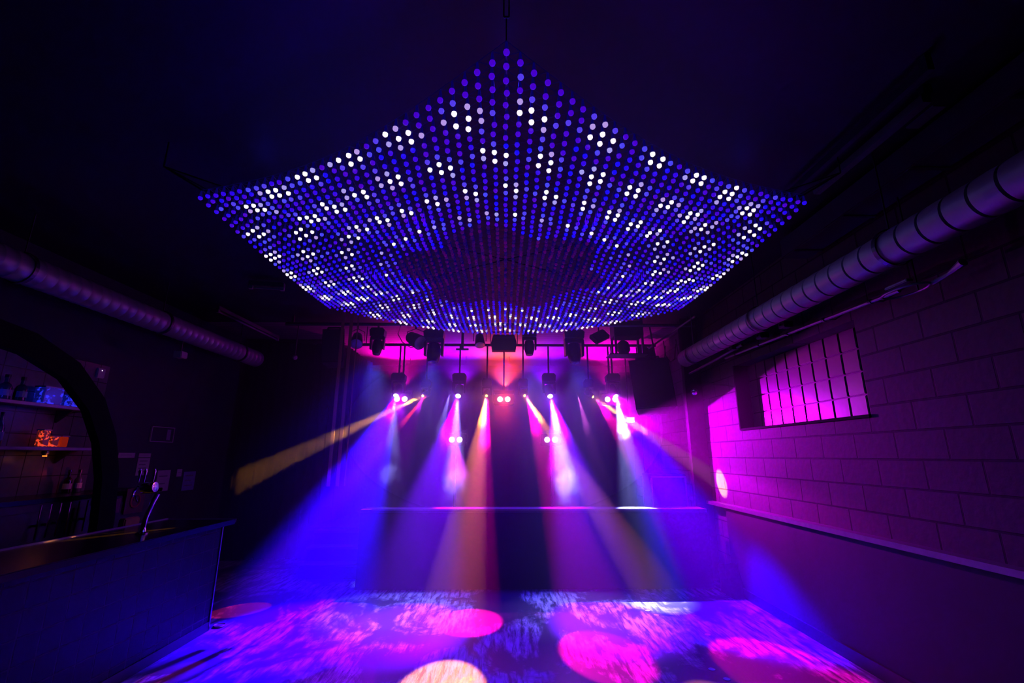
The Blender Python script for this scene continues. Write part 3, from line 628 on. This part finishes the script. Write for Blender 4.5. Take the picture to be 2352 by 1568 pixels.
tag(MB().box2((-3.45, 4.42, .86), (-3.385, 4.60, 1.05), .01).build('napkin_box', MT['amber']), 'small amber box behind the beer tap on the bar edge', 'box')
wm = thing('serving_shelf', 'dark ledge behind the bar counter carrying the amber box', 'shelf', (-3.5, 3.5, .8))
MB().box2((-.10, -2, .0), (.118, 1.38, .059)).build('board', MT['bardark'], wm)
MB().box2((-.10, -2, -.8), (-.04, 1.38, -.001)).build('support', MT['black'], wm)

# wall behind the bar
tag(MB().box2((XL + .001, 2.2, 1.0), (XL + .02, 5.32, 2.6)).build('wall_tile_panel', MT['backtile']), 'blue lit tiled panel on the wall behind the bar shelves', 'wall panel')
WX = XL + .02
def shelf(label, z, y0, y1, m=MT['wood']):
    t = thing('bar_shelf', label, 'shelf', (WX + .01, (y0 + y1) / 2, z), group='shelves behind the bar'); h = (y1 - y0) / 2
    MB().box2((0, -h, -.035), (.2, h, 0), .004).build('board', m, t)
    for y in (-h * .8, 0, h * .8): MB().prism([(0, -.036), (.16, -.036), (0, -.16)], y - .01, y + .01, 'Y').build('bracket', MT['steel'], t)
    MB().box2((.2, -h, -.03), (.204, h, -.004)).build('front_edge', MT['grey'], t)
shelf('upper wooden shelf behind the bar with blue lit glasses', 2.08, 2.6, 5.05); shelf('middle wooden shelf behind the bar with red lit bottles', 1.68, 2.6, 5.15)
bc = thing('back_bar', 'dark low cabinet along the wall behind the bar', 'cabinet', (WX + .3, 4.0, 0))
MB().box2((-.29, -1.6, 0), (.20, 1.75, 1.19)).build('body', MT['black'], bc)
MB().box2((-.29, -1.62, 1.191), (.23, 1.77, 1.23), .005).build('worktop', MT['bardark'], bc)
for k in range(3):
    d = MB().box2((.201, -1.5 + k * 1.08, .1), (.215, -.5 + k * 1.08, 1.12), .004).build('door', MT['black'], bc)
    MB().box2((.216, -.58 + k * 1.08, .55), (.235, -.56 + k * 1.08, .75), .004).build('handle', MT['steel'], d)
def bottle(label, y, z, h, m, grp, r=.035, x=None):
    pr = [(r * .95, 0), (r, .01), (r, h * .58), (r * .8, h * .68), (r * .36, h * .78), (r * .34, h * .95), (r * .42, h * .96), (r * .42, h)]
    t = thing('bottle', label, 'bottle', (x or WX + .11, y, z + .001), group=grp)
    MB().lathe(pr, 14).build('glass_body', m, t, smooth=True); MB().lathe([(r * .45, 0), (r * .45, .025)], 12, at=(0, 0, h)).build('cap', MT['plastic'], t)
    MB().lathe([(r + .001, h * .18), (r + .001, h * .45)], 14, close=False).build('label_band', MT['paper'], t)
bg = mat('brown_glass', (.03, .015, .01), .08, spec=.8); cg = mat('clear_glass', (.10, .10, .13), .08, spec=.9); rg_ = mat('red_glass', (.25, .02, .02), .1, emit=(1, .05, .01), es=.16)
for i, y in enumerate((3.3, 3.62, 3.95, 4.2)): bottle('%s dark bottle on the middle bar shelf' % ('leftmost', 'second', 'third', 'fourth')[i], y, 1.68, .27, (bg, cg, bg, cg)[i], 'bottles on the middle shelf')
def lit(name, label, cat, y, z, w, h, gm, x=.1, d=.10):
    t = thing(name, label, cat, (WX + x, y, z))
    MB().box2((-d / 2, -w / 2, .0), (d / 2, w / 2, h), .006).build('body', gm, t)
    MB().box2((-d / 2 - .004, -w / 2 - .004, h), (d / 2 + .004, w / 2 + .004, h + .012), .002).build('lid', MT['grey'], t); return t
lit('lit_display_box', 'larger blue glowing glass box on the upper bar shelf', 'display box', 4.58, 2.081, .20, .16, GL['blueglass'])
lit('lit_display_box', 'smaller blue glowing glass box at the end of the upper shelf', 'display box', 4.84, 2.081, .16, .12, GL['blueglass'])
lit('lit_display_box', 'blue glowing glass box at the left end of the upper shelf', 'display box', 3.93, 2.081, .10, .16, GL['blueglass'])
for i, y in enumerate((4.16, 4.30)): bottle(('left', 'right')[i] + ' of two dark square bottles on the upper bar shelf', y, 2.08, .2, cg, 'bottles on the upper shelf', .045)
for i, (y, h) in enumerate(((4.60, .15), (4.70, .095), (4.80, .10))): 
    t = lit('liquor_box', ('left of three red glowing liquor boxes on the middle shelf', 'middle of three red glowing liquor boxes on the middle shelf', 'right of three red glowing liquor boxes on the middle shelf')[i], 'box', y, 1.681, .075, h, GL['redbottle'] if i < 2 else rg_, .12, .07)
t = thing('under_shelf_lamp', 'tiny amber lamp glowing below the middle bar shelf', 'lamp', (WX + .14, 4.64, 1.60)); MB().lathe([(.02, 0), (.03, .02), (.03, .04)], 14).build('shade', MT['steel'], t); MB().lathe([(.018, -.012), (.018, -.001)], 12).build('bulb', GL['amber'], t)
point((WX + .22, 4.66, 1.56), 0.0125, (1, .2, .02)); point((WX + .25, 4.62, 2.16), 0.0400, (.02, .02, 1)); point((WX + .22, 4.40, 1.98), 0.0175, (.02, .02, 1)); point((WX + .26, 4.72, 1.85), 0.0075, (1, .05, .02)); point((WX + .28, 3.9, 2.1), 0.0350, (.02, .02, 1)); point((WX + .24, 4.1, 1.30), 0.0150, (.02, .02, 1))
point((WX + .3, 5.15, 1.42), 0.0175, (1, .05, .18))
# bottles standing on the back bar and a row of hanging glass rails
for i, y in enumerate((4.98, 5.10)): bottle(('left', 'right')[i] + ' of two dark bottles standing on the back bar worktop', y, 1.23, .2, (bg, cg)[i], 'bottles on the back bar')
for i in range(6):
    y = 4.28 + i * .092
    t = thing('glass_tube_rack', ['first', 'second', 'third', 'fourth', 'fifth', 'sixth'][i] + ' slim chrome glass rail from the left on the back bar front', 'rail', (WX + .56, y, .90), (0, 0, 0), 'slim chrome rails below the back bar')
    MB().tube([(0, 0, 0), (0, .0, .28)], .006).build('rod', ch, t); MB().box2((-.04, -.008, .1), (-.007, .008, .12)).build('bracket', MT['steel'], t)
em = thing('round_emblem', 'small square panel with a round red ring emblem below the bar shelves', 'sign', (WX + .54, 5.36, 1.12))
MB().box2((-.01, -.13, -.13), (.0, .13, .13)).build('panel', mat('maroon_panel', (.10, .02, .03), .5), em)
g = MB(); g.lathe([(.055, 0), (.075, 0), (.075, .006), (.055, .006)], 28, at=(.001, 0, 0), d=(1, 0, 0), close=False); g.build('ring', MT['logo'], em)
for a in (-1, 1): MB().box2((.001, a * .02 - .005, .0), (.006, a * .02 + .005, .03)).build('ring_mark', MT['logo'], em)
fr = thing('fridge_window', 'small glazed fridge front with blue and red panes below the back bar', 'fridge', (WX + .54, 5.02, 1.10))
MB().box2((-.02, -.16, -.14), (.0, .16, .08), .004).build('frame', MT['black'], fr); MB().box2((.001, -.14, -.08), (.004, -.05, .06)).build('left_pane', mat('blue_pane', (.08, .06, .5), .3), fr); MB().box2((.001, -.01, -.08), (.004, .14, .06)).build('right_pane', mat('red_pane', (.3, .05, .2), .3), fr)
# curved arch in front of the shelves
g = MB(); prof = []
cx = [(2.4, 2.56, .09), (3.1, 2.54, .09), (3.65, 2.47, .095), (4.05, 2.32, .095), (4.36, 2.06, .095), (4.56, 1.75, .095), (4.68, 1.4, .095), (4.73, 1.0, .095), (4.74, .5, .095), (4.74, .0, .095)]
bm = g.bm; sec = []
for i, (y, z, hw) in enumerate(cx):
    a, b = cx[max(0, i - 1)], cx[min(len(cx) - 1, i + 1)]; ty, tz = b[0] - a[0], b[1] - a[1]; L = math.hypot(ty, tz); ny, nz = -tz / L * hw, ty / L * hw
    x0, x1 = WX + .70, WX + .78
    sec.append([bm.verts.new((x, y + s * ny, z + s * nz)) for x, s in ((x0, -1), (x1, -1), (x1, 1), (x0, 1))])
for a, b in zip(sec, sec[1:]):
    for k in range(4): bm.faces.new((a[k], a[(k + 1) % 4], b[(k + 1) % 4], b[k]))
bm.faces.new(sec[0]); bm.faces.new(sec[-1][::-1])
o = g.build('curved_arch', MT['matte'], smooth=True); tag(o, 'broad black curved arch standing at the end of the bar shelves', 'arch')

# notices and small things on the left wall
def notice(name, label, y, z, w, h, m=MT['paper'], cat='notice', lines=3):
    t = thing(name, label, cat, (WX - .018, y, z), group='papers on the left wall')
    MB().box2((0, -w / 2, -h / 2), (.003, w / 2, h / 2)).build('sheet', m, t)
    g = MB()
    for k in range(lines): zz = h / 2 - h * (k + .8) / (lines + .8); g.box2((.0032, -w * .36, zz - h * .03), (.0038, w * (.3 - .12 * (k % 2)), zz + h * .03))
    g.build('print_block', mat('faded_ink', (.25, .22, .3), .8), t)
WX0 = XL + .02
notice('paper_notice', 'short wide paper strip pinned left of the other notices', 5.83, 1.60, .25, .06, lines=1)
notice('paper_notice', 'short paper strip directly above a portrait notice', 6.12, 1.60, .20, .05, lines=1)
notice('paper_notice', 'portrait notice directly under a short paper strip', 6.12, 1.46, .20, .21, lines=4)
notice('paper_notice', 'tall blank-looking portrait notice in the middle of the wall group', 6.52, 1.27, .24, .27, lines=2)
notice('paper_notice', 'bluish portrait notice farthest right of the wall group', 7.05, 1.24, .26, .26, mat('blue_paper', (.3, .3, .7), .8), lines=3)
notice('paper_notice', 'tiny paper slip beside the bluish portrait notice', 6.82, 1.36, .10, .10, lines=1)
fs = thing('framed_panel', 'pale-framed rectangular panel above the paper notices', 'frame', (XL + .001, 6.35, 1.87))
MB().box2((0, -.2, -.09), (.01, .2, .09)).build('backing', MT['wall'], fs); g = MB()
g.box2((.0, -.21, .09), (.02, .21, .10)).box2((.0, -.21, -.10), (.02, .21, -.09)).box2((.0, -.21, -.09), (.02, -.20, .09)).box2((.0, .20, -.09), (.02, .21, .09)); g.build('frame', MT['white'], fs)
MB().box2((.0101, .08, -.07), (.014, .15, .07)).build('pale_stripe', mat('dull_violet', (.3, .2, .4), .6), fs)
se = thing('wall_sensor', 'small white sensor box with a lit dot high on the left wall', 'sensor', (XL + .001, 5.2, 2.50))
MB().box2((0, -.05, -.055), (.04, .05, .055), .006).build('case', MT['white'], se); MB().lathe([(.006, 0), (.004, .004)], 10, at=(.04, 0, .03), d=(1, 0, 0)).build('indicator', GL['led'], se)
ca = thing('security_camera', 'small white camera near the ceiling left of the stage', 'camera', (-3.2, 6.9, 3.05))
MB().lathe([(.03, 0), (.035, .03), (.033, .10), (.02, .11)], 16, d=(.5, -1, -.3)).build('body', MT['white'], ca, smooth=True); MB().cyl((0, 0, .02), (0, 0, ZC - 3.052), .008, seg=8).build('mount', MT['steel'], ca)
bx = thing('wall_speaker', 'little pale box hanging below the left duct', 'box', (-4.0, 5.6, 2.80)); MB().box2((-.05, -.06, -.04), (.05, .06, .04), .008).build('case', MT['white'], bx); MB().cyl((0, 0, .04), (0, 0, .176), .006, seg=6).build('hanger', MT['steel'], bx)

# small things on the floor
t = thing('round_floor_tin', 'small round metal lid on the floor beside the bar end', 'tin', (-2.74, 4.99, 0)); MB().lathe([(.05, 0), (.055, .012), (.05, .02), (.046, .014)], 24).build('rim', mat('brass', (.6, .42, .15), .35, .7), t, smooth=True); MB().lathe([(.045, .0), (.045, .013)], 24).build('lid', MT['steel'], t)
for i, (x, y) in enumerate(((1.72, 6.13), (1.77, 6.0), (1.52, 5.40), (1.57, 5.26), (1.87, 4.72), (1.91, 4.56), (1.60, 4.02), (1.64, 3.86))):
    o = MB().lathe([(.026, 0), (.026, .002)], 16, at=(0, 0, 0)).build('floor_marker', MT['tape'], loc=(x, y, .0005))
    tag(o, ['rear', 'front'][i % 2] + ' dot of the ' + ('marker pair at the stage foot', 'second marker pair from the stage', 'third marker pair from the stage', 'marker pair nearest the camera')[i // 2] + ', white on the floor', 'marker', 'white dots on the dance floor')

# ------------------------------------------------------------------ extra beams from the rear truss (their pools on the floor), added floor fill
def pool(frm, to, deg, watts, col, blend=.08, size=.01): spot(None, frm, to, deg, watts, col, blend, size)
pool((-0.833, 6.928, 2.495), (-1.15, 5.25, 0), 11, 26, (.30, .22, 1))
pool((1.1, 6.928, 2.477), (1.40, 5.3, 0), 10, 30, (.8, .1, .8))
pool((-1.23, 6.928, 2.477), (-1.35, 3.8, 0), 12, 18, (.6, 0, .9))
pool((-1.18, 6.928, 2.477), (-2.80, 5.5, 0), 8, 110, (1, .02, .03))
pool((-1.18, 6.928, 2.477), (-2.5, 4.0, 0), 4.5, 45, (1, .06, .02))
for x, tx in ((-1.85, -1.9), (-1.03, -1.0), (-.02, .0), (.35, .6), (1.0, 1.4)): pool((x, 6.38, 2.9), (tx, 5.0, 0), 76, 19, BLUE, .9, .15)  # added blue fill for the floor before the stage, set at the front bar
for x, tx in ((-1.85, -1.2), (-1.03, -.9), (.35, .75), (1.0, 1.0)): pool((x, 6.36, 2.88), (tx, 5.4, 0), 34, 26, ICE, .9, .12)  # added pale blue fill for the floor patches, set at the front bar

# ------------------------------------------------------------------ haze
def volmat(name, dens, aniso=.5, noise=None):
    m = bpy.data.materials.new(name); m.use_nodes = True; nt = m.node_tree; nt.nodes.clear()
    out = nt.nodes.new('ShaderNodeOutputMaterial'); v = nt.nodes.new('ShaderNodeVolumeScatter'); v.inputs['Density'].default_value = dens; v.inputs['Anisotropy'].default_value = aniso
    v.inputs['Color'].default_value = (1, 1, 1, 1); nt.links.new(v.outputs[0], out.inputs['Volume'])
    if noise:
        tc = nt.nodes.new('ShaderNodeTexCoord'); no = nt.nodes.new('ShaderNodeTexNoise'); no.inputs['Scale'].default_value = noise; no.inputs['Detail'].default_value = 5; no.inputs['Distortion'].default_value = .9; no.inputs['Roughness'].default_value = .6
        nt.links.new(tc.outputs['Object'], no.inputs['Vector'])
        ln = nt.nodes.new('ShaderNodeVectorMath'); ln.operation = 'LENGTH'; nt.links.new(tc.outputs['Object'], ln.inputs[0])
        fa = nt.nodes.new('ShaderNodeMapRange'); fa.inputs[1].default_value = 1.0; fa.inputs[2].default_value = .2; fa.inputs[3].default_value = -.30; fa.inputs[4].default_value = .14; nt.links.new(ln.outputs['Value'], fa.inputs[0])
        ad = nt.nodes.new('ShaderNodeMath'); nt.links.new(no.outputs['Fac'], ad.inputs[0]); nt.links.new(fa.outputs[0], ad.inputs[1])
        mr = nt.nodes.new('ShaderNodeMapRange'); mr.inputs[1].default_value = .50; mr.inputs[2].default_value = .74; mr.inputs[4].default_value = dens; nt.links.new(ad.outputs[0], mr.inputs[0])
        nt.links.new(mr.outputs[0], v.inputs['Density'])
    return m
hz = MB().prism([(-4.5, 10.15), (-4.5, 6.6), (-3.4, 5.2), (-2.2, 4.55), (-.8, 4.1), (.8, 4.0), (2.0, 4.2), (2.78, 4.7), (2.78, 10.15)], .01, 3.58, 'Z').build('stage_haze', volmat('thin_haze', HAZE))
tag(hz, 'thin even haze filling the stage end of the hall', 'haze', kind='stuff'); hz.visible_shadow = True
bm = bmesh.new(); bmesh.ops.create_icosphere(bm, subdivisions=4, radius=1); me = bpy.data.meshes.new('stage_smoke'); bm.to_mesh(me); bm.free(); me.materials.append(volmat('dense_haze', .36))
o = bpy.data.objects.new('stage_smoke', me); C.objects.link(o); o.location = (0, 8.28, 2.05); o.scale = (2.75, 1.9, 1.48); tag(o, 'denser bank of smoke hanging over the stage', 'smoke', kind='stuff')
pm = volmat('thick_smoke', 2.2, .4, 3.0)
for i, (c, r, lb) in enumerate((((-.70, 6.82, 1.25), (.46, .28, .50), 'smoke puff drifting under the second blue beam from the left'), ((.90, 6.82, 1.22), (.48, .28, .54), 'smoke puff drifting under the third blue beam'),
                        ((1.62, 6.8, 1.25), (.30, .26, .42), 'smoke puff low in the rightmost blue beam'), ((-1.65, 6.8, 1.35), (.36, .26, .36), 'smoke puff in the leftmost blue beam'),
                        ((1.80, 6.70, 2.02), (.46, .32, .34), 'bright smoke puff where the amber and blue beams cross'), ((.78, 6.85, 2.12), (.18, .22, .34), 'curling smoke just below the third blue lamp'))):
    bm = bmesh.new(); bmesh.ops.create_icosphere(bm, subdivisions=3, radius=1); me = bpy.data.meshes.new('smoke_puff'); bm.to_mesh(me); bm.free(); me.materials.append(pm)
    o = bpy.data.objects.new('smoke_puff', me); C.objects.link(o); o.location = c; o.scale = r; tag(o, lb, 'smoke', kind='stuff')
